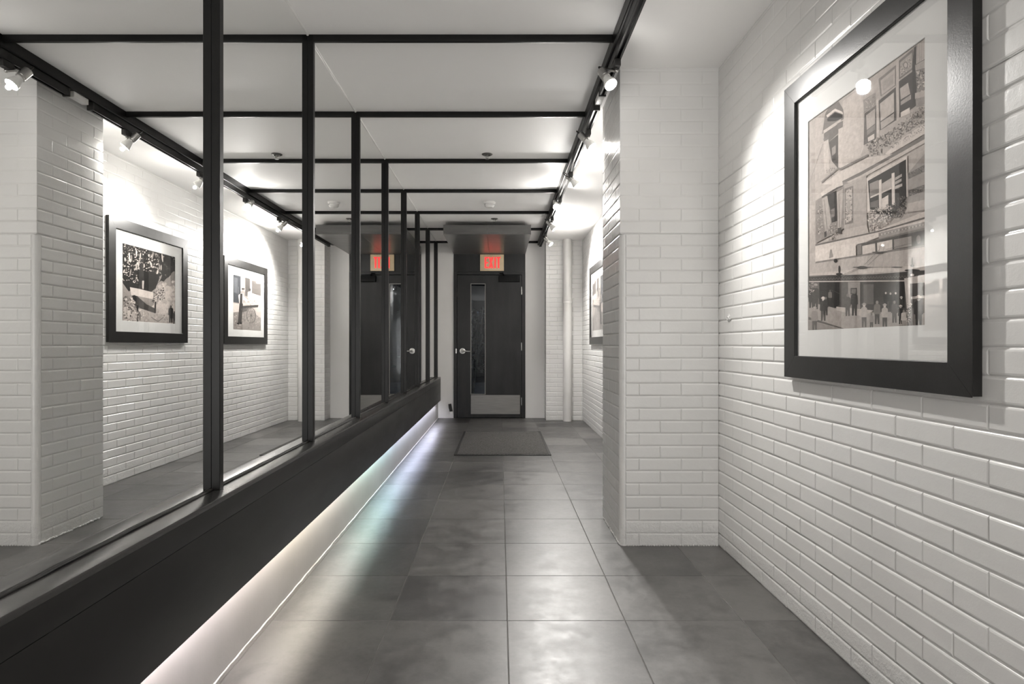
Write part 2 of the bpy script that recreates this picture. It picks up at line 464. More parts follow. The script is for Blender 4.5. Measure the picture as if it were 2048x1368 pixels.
# ------------------------------------------------------------------ mirrors, posts, ceiling bars
YK = [1.928, 2.893, 3.850, 4.830, 5.775, 6.720, 7.690, 8.660]
ZL = 0.616
ORD = ['nearest the camera', 'second from the camera', 'third from the camera', 'fourth from the camera', 'fifth from the camera', 'sixth from the camera', 'seventh from the camera', 'eighth from the camera, at the far end']
bm = bmesh.new(); box(bm, XM - 0.027 + 0.027, XM + 0.027, YK[0], YK[0] + 0.0265, ZL, ZC - 0.001, 0.0012, 1)
post = obj('mirror_post', bm, M['black'], loc=(XM + 0.0135, YK[0] + 0.0132, ZL), smooth=40)
for k, y in enumerate(YK):
    p = post if k == 0 else copy_tree(post)
    p.location = (XM + 0.0135, y + 0.0132, ZL)
    tag(p, 'black square steel post on the mirror wall, %s of the eight posts' % ORD[k].replace(', at the far end', '') if k < 7 else 'black square steel post closing the far end of the mirror wall, beside the door wall', 'post', 'black posts between the mirrors')
edges = [0.963] + [y + 0.0132 for y in YK[:-1]] + [8.672]
bm = bmesh.new(); box(bm, XM - 0.005, XM, edges[1], edges[2], ZL, ZC)
for k in range(8):
    bm = bmesh.new(); box(bm, XM - 0.005, XM, edges[k] + 0.0005, edges[k + 1] - 0.0005, ZL - 0.004, ZC)
    p = obj('wall_mirror', bm, M['mirror'], loc=(XM, (edges[k] + edges[k + 1]) / 2, ZL))
    lb = ('wall mirror before the first black post, reflecting the brick pillar' if k == 0 else
          'tall wall mirror between the first and second black posts, reflecting the far framed photograph' if k == 1 else
          'narrow-looking tall mirror between the %s and %s black posts from the camera' % (('', 'first', 'second', 'third', 'fourth', 'fifth', 'sixth', 'seventh')[k], ('', 'second', 'third', 'fourth', 'fifth', 'sixth', 'seventh', 'last')[k]))
    tag(p, lb, 'mirror', 'wall mirrors above the ledge')
bm.free() if False else None
BX0, BX1 = 0.540, 0.585
bm = bmesh.new(); box(bm, XM + 0.0005, BX0, YK[1], YK[1] + 0.020, ZC - 0.032, ZC, 0.0015, 2)
bar = obj('ceiling_bar', bm, M['black'], loc=((XM + BX0) / 2, YK[1] + 0.01, ZC), smooth=40)
for k, y in enumerate(YK[1:]):
    p = bar if k == 0 else copy_tree(bar)
    p.location = ((XM + BX0) / 2, y + 0.01, ZC)
    tag(p, ['black flat bar across the ceiling, nearest the camera', 'second black bar across the ceiling from the camera', 'third black ceiling bar from the camera, just behind the dark sprinkler head',
            'fourth black ceiling bar from the camera, in front of the smoke detector', 'fifth black ceiling bar from the camera, behind the smoke detector', 'sixth black ceiling bar, its middle hidden by the grey canopy over the door',
            'farthest black ceiling bar, above the door canopy near the end wall'][k], 'bar', 'black bars across the ceiling')

# long black beam carrying the track
bm = bmesh.new(); prism(bm, [(BX0, ZC - 0.0005), (BX0, 2.509), (BX0 + 0.004, 2.505), (BX1 - 0.004, 2.505), (BX1, 2.509), (BX1, ZC - 0.0005)], 'y', YB, 8.70)
o = obj('ceiling_beam', bm, M['black'], loc=((BX0 + BX1) / 2, 3, ZC), smooth=30); tag(o, 'long black beam running down the ceiling above the track lights', 'beam')
def track(y0, y1, label):
    t = empty('lighting_track', (0.568, (y0 + y1) / 2, 2.505), label, 'lighting track', 'black lighting tracks under the beam')
    bm = bmesh.new()
    box(bm, 0.551, 0.5865, y0, y1, 2.494, 2.505, 0.001, 1)
    box(bm, 0.551, 0.5555, y0, y1, 2.462, 2.496, 0.001, 1); box(bm, 0.582, 0.5865, y0, y1, 2.462, 2.496, 0.001, 1)
    box(bm, 0.551, 0.562, y0, y1, 2.460, 2.464, 0.001, 1); box(bm, 0.5755, 0.5865, y0, y1, 2.460, 2.464, 0.001, 1)
    obj('rail', bm, M['black'], t, smooth=30)
    for y in (y0, y1):
        bm = bmesh.new(); box(bm, 0.549, 0.5885, y - 0.006, y + 0.006, 2.457, 2.505, 0.0015, 1); obj('end_cap', bm, M['rubber'], t, smooth=30)
    return t
track(YB + 0.01, 3.36, 'near black lighting track under the beam, ending beside the brick pillar')
track(3.56, 8.52, 'far black lighting track under the beam, running from the pillar to the end wall')
bm = bmesh.new(); box(bm, 0.553, 0.590, 3.40, 3.52, 2.472, 2.505, 0.003, 2)
o = obj('junction_box', bm, M['plastic'], loc=(0.57, 3.46, 2.505), smooth=40); tag(o, 'small white junction box between the two lighting tracks', 'junction box')

# ------------------------------------------------------------------ track spotlights
LAMP_W = 52.0
def spotlight(ya, face, d, label, watt, cone=150, glow=2.4):
    face = Vector(face); d = Vector(d).normalized(); rear = face - d * 0.122
    t = empty('track_spotlight', (0.568, ya, 2.460), label, 'spotlight', 'track spotlights along the right')
    bm = bmesh.new(); box(bm, 0.553, 0.583, ya - 0.036, ya + 0.036, 2.424, 2.4598, 0.004, 2); obj('adapter', bm, M['rubber'], t, smooth=40)
    knee = rear + d * 0.030
    bm = bmesh.new()
    side = Vector((0.568, ya, 2.424))
    mid = (side + knee) / 2 + Vector((0.004, 0, 0.004))
    tube(bm, [side + Vector((0, 0, 0.006)), side - Vector((0, 0, 0.012)), mid, knee], 0.0055, 10)
    bmesh.ops.create_uvsphere(bm, u_segments=12, v_segments=8, radius=0.0095, matrix=Matrix.Translation(side - Vector((0, 0, 0.010))))
    obj('swivel_arm', bm, M['chrome'], t, smooth=60)
    bm = bmesh.new()
    lathe(bm, rear, d, [(0.0, 0.012), (0.001, 0.020), (0.004, 0.0228), (0.052, 0.0228), (0.0535, 0.0215), (0.056, 0.0225), (0.062, 0.0225), (0.063, 0.019)], 28)
    obj('socket', bm, M['lampgrey'], t, smooth=35)
    bm = bmesh.new()
    lathe(bm, rear, d, [(0.060, 0.0165), (0.070, 0.0180), (0.085, 0.0235), (0.104, 0.0305), (0.116, 0.0322), (0.121, 0.0316), (0.122, 0.0300), (0.1195, 0.0290)], 32, caps=False)
    b = obj('bulb', bm, M['bulbglass'], t, smooth=50)
    bm = bmesh.new()
    lathe(bm, rear, d, [(0.117, 0.0285), (0.1195, 0.0292), (0.1212, 0.024), (0.1225, 0.014), (0.1229, 0.003)], 32)
    obj('bulb_face', bm, M['bulb'], b, smooth=50)
    bm = bmesh.new()
    pts = []
    p0, p3 = side + Vector((-0.008, 0.020, 0.010)), rear
    p1 = side + Vector((-0.055, 0.055, 0.018)); p2 = rear - d * 0.060 + Vector((-0.012, 0.01, 0.012))
    for k in range(15):
        s = k / 14
        pts.append(p0 * (1 - s) ** 3 + p1 * 3 * s * (1 - s) ** 2 + p2 * 3 * s * s * (1 - s) + p3 * s ** 3)
    tube(bm, pts, 0.0032, 8); obj('cable', bm, M['rubber'], t, smooth=60)
    L = bpy.data.lights.new('lamp', 'SPOT'); L.energy = watt; L.color = (1.0, 0.975, 0.94); L.spot_size = math.radians(cone); L.spot_blend = 1.0
    L.shadow_soft_size = 0.026
    lo = bpy.data.objects.new('lamp', L); COL.objects.link(lo); lo.parent = t
    lo.location = face + d * 0.030 - Vector(t.location)
    lo.rotation_euler = d.to_track_quat('-Z', 'Y').to_euler()
    # stray light of the frosted bulb outside its beam
    L = bpy.data.lights.new('lamp_glow', 'POINT'); L.energy = glow; L.color = (1.0, 0.975, 0.94); L.shadow_soft_size = 0.012
    lo = bpy.data.objects.new('lamp_glow', L); COL.objects.link(lo); lo.parent = t; lo.location = face + d * 0.020 - Vector(t.location)
W = LAMP_W
spotlight(2.950, (0.541, 2.948, 2.345), (0.30, -0.52, -0.80), 'grey track spotlight nearest the camera, glowing in front of the pillar', W * 1.15, 104, 0.5)
spotlight(3.905, (0.596, 3.925, 2.362), (0.60, -0.22, -0.77), 'grey track spotlight beside the far edge of the pillar, second from the camera', W * 0.40, 112, 0.8)
spotlight(4.860, (0.625, 4.914, 2.371), (0.66, -0.10, -0.74), 'grey track spotlight third from the camera, looped cable above it', W * 0.34, 112, 1.9)
spotlight(5.730, (0.531, 5.690, 2.374), (0.02, -0.80, -0.60), 'track spotlight fourth from the camera, glaring straight down the corridor', W * 0.58, 122, 3.0)
spotlight(6.600, (0.599, 6.670, 2.350), (0.65, -0.14, -0.74), 'small distant track spotlight, second from the end wall', W * 0.40, 114, 2.0)
spotlight(7.550, (0.641, 7.600, 2.337), (0.62, -0.30, -0.72), 'farthest track spotlight, by the white pipe and the end wall', W * 1.7, 150, 2.0)

# ------------------------------------------------------------------ ledge under the mirrors with LED tape
lt = empty('wall_ledge', (XM, 3, 0.278), 'long black boxed ledge under the mirrors along the left wall', 'ledge')
XF_L = -0.850; Y1 = 8.66
bm = bmesh.new(); box(bm, XM - 0.004, XF_L + 0.001, YB, Y1, ZL - 0.016, ZL, 0.0012, 2); obj('top_board', bm, M['ledgetop'], lt, smooth=40)
bm = bmesh.new(); box(bm, XF_L - 0.018, XF_L, YB, Y1, 0.5372, ZL - 0.0165, 0.0008, 2); obj('fascia_board', bm, M['ledge'], lt, smooth=40)
bm = bmesh.new(); box(bm, XF_L - 0.018, XF_L, YB, Y1, 0.278, 0.5358, 0.0008, 2); obj('fascia_board', bm, M['ledge'], lt, smooth=40)
bm = bmesh.new(); box(bm, XL, XF_L - 0.018, YB, Y1, 0.296, 0.308); obj('bottom_board', bm, M['ledge'], lt)
bm = bmesh.new(); box(bm, XL - 0.005, XF_L - 0.0005, Y1, Y1 + 0.012, 0.278, ZL); obj('end_board', bm, M['ledge'], lt)
bm = bmesh.new(); pts = [(XM + 0.003 + random.uniform(-0.0008, 0.0008), YB + k * 0.05, ZL + 0.0025 + random.uniform(-0.001, 0.0012)) for k in range(int((Y1 - YB) / 0.05))]
tube(bm, pts, 0.0042, 6); obj('sealant_strip', bm, M['rubber'], lt, smooth=60)
bm = bmesh.new(); n = 24
for k in range(n):
    a = 0.2 + (Y1 - 0.3) * k / n; b = 0.2 + (Y1 - 0.3) * (k + 1) / n
    box(bm, XL + 0.027, XL + 0.041, a, b - 0.01, 0.2945, 0.296)
o = obj('led_strip', bm, M['led'], loc=(XL + 0.030, 4.2, 0.296)); tag(o, 'colour-shifting light strip hidden under the black ledge', 'light strip')

# ------------------------------------------------------------------ framed photographs
class Print:
    """flat photograph: many coplanar tone patches, each a hair above the last"""
    def __init__(s, x, to_plane):
        s.bm = bmesh.new(); s.lay = s.bm.loops.layers.float_color.new('tone'); s.x = x; s.k = 0; s.to = to_plane
    def poly(s, pts, c, step=1):
        s.k += step
        P = [s.to(u, v) for u, v in pts]
        P = [(min(max(y, s.y0), s.y1), min(max(z, s.z0), s.z1)) for y, z in P]
        x = s.x - 4e-6 * s.k
        try: f = s.bm.faces.new([s.bm.verts.new((x, y, z)) for y, z in P])
        except ValueError: return
        col = srgb(c[0], c[1], c[2], 1.25) if isinstance(c, tuple) else srgb(c, c * 0.953, c * 0.92, 1.12)
        for l in f.loops: l[s.lay] = col
    def line(s, a, b, w, c):
        dx, dy = b[0] - a[0], b[1] - a[1]; L = math.hypot(dx, dy) or 1; nx, ny = -dy / L * w / 2, dx / L * w / 2
        s.poly([(a[0] + nx, a[1] + ny), (b[0] + nx, b[1] + ny), (b[0] - nx, b[1] - ny), (a[0] - nx, a[1] - ny)], c)
    def oval(s, cx, cy, rx, ry, c, rot=0.0, n=10, step=1):
        s.poly([(cx + rx * math.cos(2 * math.pi * k / n) * math.cos(rot) - ry * math.sin(2 * math.pi * k / n) * math.sin(rot),
                 cy + rx * math.cos(2 * math.pi * k / n) * math.sin(rot) + ry * math.sin(2 * math.pi * k / n) * math.cos(rot)) for k in range(n)], c, step)
    def speckle(s, pts, n, r0, r1, tones):
        x0 = min(p[0] for p in pts); x1 = max(p[0] for p in pts); y0 = min(p[1] for p in pts); y1 = max(p[1] for p in pts)
        def inside(x, y):
            r = False; j = len(pts) - 1
            for i in range(len(pts)):
                if (pts[i][1] > y) != (pts[j][1] > y) and x < (pts[j][0] - pts[i][0]) * (y - pts[i][1]) / (pts[j][1] - pts[i][1]) + pts[i][0]: r = not r
                j = i
            return r
        m = 0; g = 0
        while m < n and g < n * 20:
            g += 1
            x, y = random.uniform(x0, x1), random.uniform(y0, y1)
            if not inside(x, y): continue
            m += 1
            s.oval(x, y, random.uniform(r0, r1), random.uniform(r0, r1) * 1.3, random.choice(tones), random.uniform(0, 3), 6, 0.34)
    def person(s, x, y, h, body, head=150, hat=None, legs=None):
        """standing figure of height h with its feet at y"""
        w = h * 0.13
        s.poly([(x - w * .8, y - h * .5), (x + w * .8, y - h * .5), (x + w * .75, y), (x + w * .2, y), (x, y - h * .3), (x - w * .2, y), (x - w * .75, y)], legs if legs is not None else body)
        s.poly([(x - w, y - h * .80), (x - w * .4, y - h * .86), (x + w * .4, y - h * .86), (x + w, y - h * .80), (x + w * 1.15, y - h * .45), (x + w * .7, y - h * .42), (x - w * .7, y - h * .42), (x - w * 1.15, y - h * .45)], body)
        s.oval(x, y - h * .92, w * .45, h * .075, head)
        if hat is not None:
            s.oval(x, y - h * .97, w * .8, h * .028, hat); s.oval(x, y - h, w * .45, h * .035, hat)

def framed(label, yz, photo, bw, paint_fn, to_plane):
    """yz: outer (y0, y1, z0, z1); photo: the same for the visible print"""
    y0, y1, z0, z1 = yz
    t = empty('framed_photograph', (XR - 0.001, (y0 + y1) / 2, z0), label, 'picture', 'framed photographs on the brick wall')
    bm = bmesh.new()
    xb, xf, ch = XR - 0.0005, XF, 0.0025
    g = 0.0004
    O = [(y0, z0), (y1, z0), (y1, z1), (y0, z1)]; I = [(y0 + bw, z0 + bw), (y1 - bw, z0 + bw), (y1 - bw, z1 - bw), (y0 + bw, z1 - bw)]
    cen = ((y0 + y1) / 2, (z0 + z1) / 2)
    def sh(p, e): return (p[0] + math.copysign(e, p[0] - cen[0]), p[1] + math.copysign(e, p[1] - cen[1]))
    for k in range(4):
        a, b, c, d = O[k], O[(k + 1) % 4], I[(k + 1) % 4], I[k]
        ea = Vector((b[0] - a[0], b[1] - a[1])).normalized() * g
        prof = []      # each rail is its own mitred length: loops from wall to face to rebate
        for (q, x) in ((0, xb), (0, xf + ch), (-ch, xf), (ch, xf), (0, xf + ch), (0, xf + 0.016)):
            prof.append((q, x))
        outer = [(sh(a, 0), sh(b, 0))] * 2 + [(sh(a, -ch), sh(b, -ch)), (sh(d, ch), sh(c, ch)), (d, c), (d, c)]
        rows = []
        for (p, r), (q, x) in zip(outer, prof):
            rows.append((bm.verts.new((x, p[0] + ea.x, p[1] + ea.y)), bm.verts.new((x, r[0] - ea.x, r[1] - ea.y))))
        fs = []
        for r0, r1 in zip(rows, rows[1:]): fs.append(bm.faces.new((r0[0], r0[1], r1[1], r1[0])))
        fs.append(bm.faces.new((rows[-1][0], rows[-1][1], rows[0][1], rows[0][0])))
        fs.append(bm.faces.new([r[0] for r in rows][::-1])); fs.append(bm.faces.new([r[1] for r in rows]))
        bmesh.ops.recalc_face_normals(bm, faces=fs)
    obj('frame', bm, M['frame'], t)
    bm = bmesh.new()   # mat board with a bevelled window
    xm = XF + 0.0125; p0, p1, q0, q1 = photo; e = 0.0018
    ring = lambda a0, a1, b0, b1, x: [bm.verts.new((x, a0, b0)), bm.verts.new((x, a1, b0)), bm.verts.new((x, a1, b1)), bm.verts.new((x, a0, b1))]
    A = ring(y0 + bw - .004, y1 - bw + .004, z0 + bw - .004, z1 - bw + .004, xm); B = ring(p0 - e, p1 + e, q0 - e, q1 + e, xm); C2 = ring(p0, p1, q0, q1, xm + 0.0016)
    for X, Y in ((A, B), (B, C2)):
        for k in range(4): bm.faces.new((X[k], X[(k + 1) % 4], Y[(k + 1) % 4], Y[k]))
    fix_normals(bm, (-1, 0, 0)); obj('mat_board', bm, M['mat'], t)
    pr = Print(xm + 0.0035, to_plane); pr.y0, pr.y1, pr.z0, pr.z1 = p0 - .001, p1 + .001, q0 - .001, q1 + .001
    paint_fn(pr); fix_normals(pr.bm, (-1, 0, 0)); obj('photo_print', pr.bm, M['print'], t)
    bm = bmesh.new(); box(bm, XF + 0.0075, XF + 0.0100, y0 + bw - .003, y1 - bw + .003, z0 + bw - .003, z1 - bw + .003); obj('glass', bm, M['glass'], t)
    return t

# --- old street facade (near picture)
def paint_facade(P):
    A = lambda *q: [(1600 + x / 4.275, 60 + y / 4.275) for x, y in q]
    B = lambda *q: [(1600 + x / 4.025, 340 + y / 4.025) for x, y in q]
    def a(c, *q): P.poly(A(*q), c)
    def b(c, *q): P.poly(B(*q), c)
    P.poly([(1605, 50), (1870, 20), (1870, 690), (1605, 690)], 176)
    a(162, (70, 700), (135, 740), (130, 1500), (70, 1500)); a(170, (135, 740), (540, 480), (540, 1060), (140, 1330))
    a(192, (365, 610), (540, 480), (545, 1000), (520, 1075), (335, 1190))
    for k in range(14):     # faint stone courses
        y = 800 + k * 60
        P.line(A((365, y))[0], A((540, y - 105))[0], 0.5, 178)
        P.line(A((80, y + 40))[0], A((200, y - 20))[0], 0.5, 152)
    # arched window
    a(120, (215, 720), (240, 670), (330, 610), (370, 680), (375, 760), (240, 860), (190, 890))
    a(205, (225, 730), (300, 672), (365, 700), (368, 722), (300, 694), (235, 748)); a(62, (232, 760), (300, 705), (362, 724), (362, 752), (300, 780), (236, 782))
    a(188, (200, 860), (350, 760), (352, 785), (204, 885)); a(110, (205, 885), (330, 800), (330, 880), (245, 960), (205, 930))
    a(92, (245, 960), (326, 895), (326, 1185), (272, 1120)); a(150, (272, 1010), (306, 985), (306, 1050), (275, 1075)); a(74, (276, 1085), (306, 1060), (306, 1110), (280, 1120))
    a(186, (200, 945), (243, 930), (250, 1190), (208, 1240)); a(118, (200, 930), (243, 905), (243, 935), (204, 955))
    a(196, (328, 840), (366, 815), (366, 1170), (328, 1190)); a(120, (318, 800), (368, 775), (366, 830), (326, 850))
    P.speckle(A((225, 1190), (310, 1160), (300, 1290), (240, 1320)), 60, 0.5, 1.2, [105, 125, 180, 150])
    P.line(A((195, 975))[0], A((85, 1300))[0], 0.6, 120)
    # three windows above the flower balcony
    a(150, (540, 600), (650, 530), (650, 640), (550, 710)); P.speckle(A((560, 600), (640, 550), (640, 640), (565, 690)), 26, 0.6, 1.4, [128, 180, 190])
    a(108, (552, 715), (652, 640), (652, 930), (545, 985)); a(178, (566, 730), (642, 672), (642, 800), (572, 855)); a(140, (572, 862), (642, 808), (642, 850), (576, 900)); a(205, (580, 920), (636, 885), (636, 930), (584, 955))
    a(196, (652, 600), (672, 585), (676, 910), (656, 920))
    a(132, (672, 420), (820, 300), (820, 475), (690, 570)); a(178, (690, 432), (812, 330), (812, 470), (700, 556)); a(164, (705, 450), (800, 372), (800, 455), (712, 520))
    a(96, (672, 606), (820, 488), (824, 770), (684, 860)); a(188, (684, 630), (804, 532), (804, 700), (690, 780)); a(176, (690, 790), (804, 712), (804, 770), (694, 850))
    a(190, (822, 275), (850, 250), (856, 765), (828, 780))
    a(122, (846, 262), (968, 160), (968, 335), (846, 425)); a(166, (856, 280), (958, 192), (958, 325), (856, 405))
    P.speckle(A((860, 290), (955, 215), (955, 320), (862, 395)), 46, 0.6, 1.6, [110, 190, 140, 205])
    P.oval(*A((905, 300))[0], 5, 7, 120); P.oval(*A((905, 300))[0], 3.4, 5.2, 186)
    a(84, (846, 440), (990, 335), (1005, 640), (850, 750)); a(178, (856, 500), (925, 450), (944, 545), (862, 596)); a(165, (862, 612), (950, 552), (950, 590), (862, 645)); a(80, (862, 650), (960, 590), (970, 640), (862, 700)); a(215, (862, 705), (940, 662), (940, 712), (862, 745))
    # giant column at the right
    a(72, (975, 150), (1002, 128), (992, 330), (1000, 480), (985, 610), (965, 640), (960, 330)); a(180, (998, 132), (1085, 60), (1085, 260), (995, 300))
    for k in range(5): P.line(A((1008 + k * 15, 128 - k * 13))[0], A((1008 + k * 15, 285 - k * 12))[0], 0.9, 135)
    a(165, (985, 300), (1085, 235), (1085, 330), (990, 360)); P.line(A((985, 300))[0], A((1085, 240))[0], 1.2, 110); P.line(A((988, 350))[0], A((1085, 320))[0], 1.2, 105)
    a(140, (992, 355), (1085, 325), (1085, 520), (1000, 540)); P.speckle(A((992, 360), (1085, 325), (1085, 520), (1000, 540)), 80, 0.6, 2.0, [88, 110, 185, 200])
    a(178, (985, 540), (1085, 510), (1085, 560), (985, 590)); a(150, (990, 590), (1085, 560), (1085, 640), (995, 660))
    P.speckle(A((570, 985), (640, 930), (760, 870), (960, 720), (1085, 620), (1085, 780), (900, 880), (740, 1000), (680, 1070), (590, 1080)), 620, 0.5, 1.5, [92, 108, 125, 150, 185, 200])
    a(202, (730, 1060), (870, 930), (1085, 790), (1085, 880), (760, 1070)); P.speckle(A((760, 1000), (1085, 780), (1085, 850), (800, 1010)), 80, 0.5, 1.3, [130, 160, 120])
    # cornice under the balcony
    a(120, (1085, 888), (1085, 925), (520, 1245), (300, 1345), (290, 1325), (520, 1215)); a(190, (1085, 925), (1085, 960), (520, 1275), (300, 1368), (300, 1345), (520, 1245))
    a(128, (585, 1060), (585, 1080), (350, 1200), (330, 1190), (190, 1310), (185, 1295), (330, 1175), (350, 1180)); a(198, (420, 1180), (580, 1090), (800, 1060), (520, 1215), (300, 1325), (200, 1320), (330, 1220))
    # right stone bands
    b(150, (862, 40), (1020, -140), (1020, 330), (862, 330)); b(108, (872, 30), (1020, -50), (1020, 8), (876, 75)); b(105, (876, 165), (1020, 112), (1020, 165), (880, 215))
    P.speckle(B((876, 30), (1020, -45), (1020, 8), (878, 70)), 60, 0.6, 1.5, [80, 95, 135]); P.speckle(B((878, 165), (1020, 115), (1020, 162), (880, 212)), 60, 0.6, 1.5, [80, 95, 135])
    b(178, (870, 270), (1020, 235), (1020, 315), (860, 345))
    for x in (935, 965): P.line(B((x, 205))[0], B((x, 255))[0], 0.5, 125)
    # big middle window
    b(205, (530, 70), (868, -118), (872, 215), (560, 345), (545, 345)); b(62, (551, 88), (858, -86), (862, 215), (740, 380), (570, 335))
    b(150, (565, 110), (636, 80), (636, 200), (570, 222)); b(128, (572, 170), (636, 150), (636, 200), (572, 215)); b(176, (664, 110), (742, 62), (742, 140), (664, 190)); b(170, (770, 62), (825, 30), (825, 52), (770, 84)); b(170, (770, 95), (822, 68), (822, 90), (770, 118)); b(180, (770, 130), (828, 108), (828, 130), (770, 155))
    b(214, (664, 232), (716, 200), (716, 310), (664, 320)); b(205, (570, 215), (742, 140), (742, 152), (570, 228)); b(110, (572, 262), (636, 238), (636, 300), (572, 300))
    b(208, (638, 84), (661, 74), (663, 340), (641, 330)); b(212, (742, 28), (766, 20), (769, 280), (745, 290))
    P.speckle(B((745, 270), (800, 215), (862, 200), (862, 330), (820, 380), (740, 385)), 190, 0.6, 1.6, [62, 75, 90, 120])
    P.speckle(B((545, 330), (640, 300), (745, 270), (745, 385), (690, 480), (560, 490)), 260, 0.6, 1.5, [215, 205, 150, 130, 190])
    # window with corbels
    b(140, (130, 250), (360, 90), (440, 120), (440, 430), (130, 590)); b(172, (360, 120), (540, 40), (545, 440), (440, 470), (360, 480)); b(186, (365, 480), (545, 440), (560, 520), (365, 560))
    b(195, (170, 185), (300, 95), (345, 82), (352, 122), (302, 140), (182, 212)); b(92, (182, 212), (302, 140), (352, 122), (352, 132), (302, 155), (184, 228))
    b(62, (215, 205), (300, 165), (306, 410), (262, 425), (245, 300)); b(120, (255, 320), (285, 305), (285, 370), (258, 385))
    b(178, (300, 180), (352, 150), (345, 300), (335, 480), (308, 490), (310, 380)); P.line(B((318, 190))[0], B((325, 460))[0], 1.0, 120); b(88, (308, 470), (338, 460), (338, 510), (310, 512))
    b(170, (182, 232), (225, 208), (255, 420), (212, 540), (190, 330)); P.line(B((200, 240))[0], B((225, 480))[0], 1.0, 115); b(80, (200, 500), (220, 490), (220, 535), (202, 545))
    b(128, (365, 150), (435, 125), (435, 425), (368, 440)); b(185, (376, 165), (425, 145), (425, 405), (376, 425)); P.speckle(B((372, 160), (428, 140), (428, 410), (372, 425)), 90, 0.5, 1.5, [95, 120, 205, 150]); P.oval(*B((398, 290))[0], 4, 13, 165)
    P.speckle(B((145, 290), (190, 270), (192, 500), (150, 515)), 60, 0.5, 1.4, [95, 120, 200, 180]); P.speckle(B((235, 450), (305, 425), (305, 560), (240, 575)), 70, 0.5, 1.3, [110, 140, 200, 175])
    # string courses above the awning
    b(205, (130, 600), (620, 490), (1020, 330), (1020, 420), (640, 540), (130, 740)); b(112, (130, 598), (640, 488), (1020, 376), (1020, 392), (640, 500), (130, 612)); b(150, (640, 505), (1020, 415), (1020, 462), (640, 556))
    for k in range(26): P.oval(*B((650 + k * 14, 522 - k * 3.3))[0], 0.9, 1.8, 188 if k % 2 else 120)
    b(120, (1020, 462), (1020, 480), (470, 610), (470, 596)); b(210, (130, 640), (455, 590), (458, 690), (130, 742))
    b(82, (460, 602), (1020, 480), (1020, 610), (468, 692)); b(130, (465, 605), (500, 598), (503, 676), (468, 684)); b(205, (508, 612), (612, 590), (615, 660), (510, 680)); b(200, (628, 586), (750, 560), (752, 640), (630, 664)); b(150, (764, 560), (905, 532), (908, 612), (766, 636)); P.oval(*B((962, 560))[0], 4.5, 9, 130)
    b(150, (250, 640), (262, 640), (275, 700), (240, 712))
    # awning and valance
    b(178, (85, 835), (132, 742), (1020, 605), (1020, 835), (340, 850)); b(128, (132, 738), (1020, 600), (1020, 616), (130, 752)); b(192, (86, 838), (620, 780), (1020, 770), (1020, 800), (85, 858))
    for k in range(12): P.line(B((180 + k * 72, 735 - k * 9))[0], B((120 + k * 78, 832 - k * 3))[0], 0.5, 158)
    b(66, (80, 856), (620, 838), (1020, 806), (1020, 880), (80, 898))
    for k in range(40):
        x = 95 + k * 23; P.line(B((x, 872 - (x - 90) * .028))[0], B((x + 11, 888 - (x - 90) * .028))[0], 0.5, 130); P.line(B((x + 11, 888 - (x - 90) * .028))[0], B((x + 23, 872 - (x - 90) * .028))[0], 0.5, 130)
    # shopfronts under it
    b(80, (75, 896), (1020, 880), (1020, 1180), (75, 1090)); b(105, (110, 905), (160, 905), (160, 1080), (110, 1060)); b(46, (162, 905), (326, 903), (326, 1085), (290, 1112), (165, 1070)); b(86, (328, 903), (395, 903), (395, 1120), (328, 1100))
    b(142, (395, 903), (492, 903), (492, 1160), (395, 1140)); b(66, (415, 950), (467, 950), (467, 1000), (415, 1000)); b(118, (422, 958), (460, 958), (460, 992), (422, 992)); b(64, (492, 903), (790, 900), (790, 1150), (492, 1130)); b(94, (520, 920), (600, 920), (600, 1080), (520, 1080)); b(44, (785, 900), (852, 898), (852, 1110), (785, 1110))
    b(192, (80, 894), (860, 888), (860, 896), (80, 902))
    b(160, (70, 1060), (290, 1112), (495, 1150), (800, 1140), (1020, 1150), (1020, 1300), (70, 1300)); b(182, (300, 1100), (600, 1130), (520, 1180), (300, 1130)); b(96, (75, 1182), (365, 1276), (340, 1288), (75, 1205)); b(140, (75, 1210), (330, 1290), (75, 1295))
    b(186, (848, 872), (1020, 842), (1020, 905), (896, 915), (902, 1130), (870, 1130)); b(70, (896, 918), (1020, 905), (1020, 1010), (900, 1020)); b(170, (902, 1020), (1020, 1008), (1020, 1030), (902, 1040))
    for (x, y, h, c, hd, ht, lg) in ((100, 1110, 190, 60, 120, None, None), (132, 1120, 200, 72, 110, 160, None), (195, 1215, 190, 66, 190, 205, 84), (215, 1170, 150, 56, 120, None, None), (125, 1295, 190, 140, 160, 170, 90), (250, 1075, 110, 120, 100, None, 60),
                                     (392, 1175, 180, 88, 120, None, None), (446, 1172, 205, 58, 110, None, None), (700, 1110, 130, 40, 190, None, None), (738, 1115, 130, 38, 190, None, None), (780, 1112, 130, 42, 195, None, None),
                                     (525, 1265, 190, 168, 180, 150, 88), (585, 1280, 130, 140, 120, None, 84), (630, 1240, 190, 120, 150, None, 78), (692, 1265, 185, 172, 180, 160, 74), (770, 1230, 180, 84, 130, None, None), (826, 1150, 130, 60, 190, 186, None),
                                     (820, 1240, 150, 48, 170, 215, None), (845, 1275, 150, 190, 130, None, 150), (895, 1275, 200, 112, 170, 190, 90), (920, 1265, 150, 120, 110, 100, None), (965, 1275, 260, 58, 130, 205, None)):
        P.person(*B((x, y))[0], h / 4.025, c, hd, ht, lg)
    P.speckle(B((870, 1080), (900, 1060), (905, 1230), (868, 1240)), 60, 0.4, 1.1, [215, 190, 120]); P.speckle(B((80, 920), (115, 900), (125, 990), (85, 1010)), 30, 0.5, 1.2, [210, 190, 90])
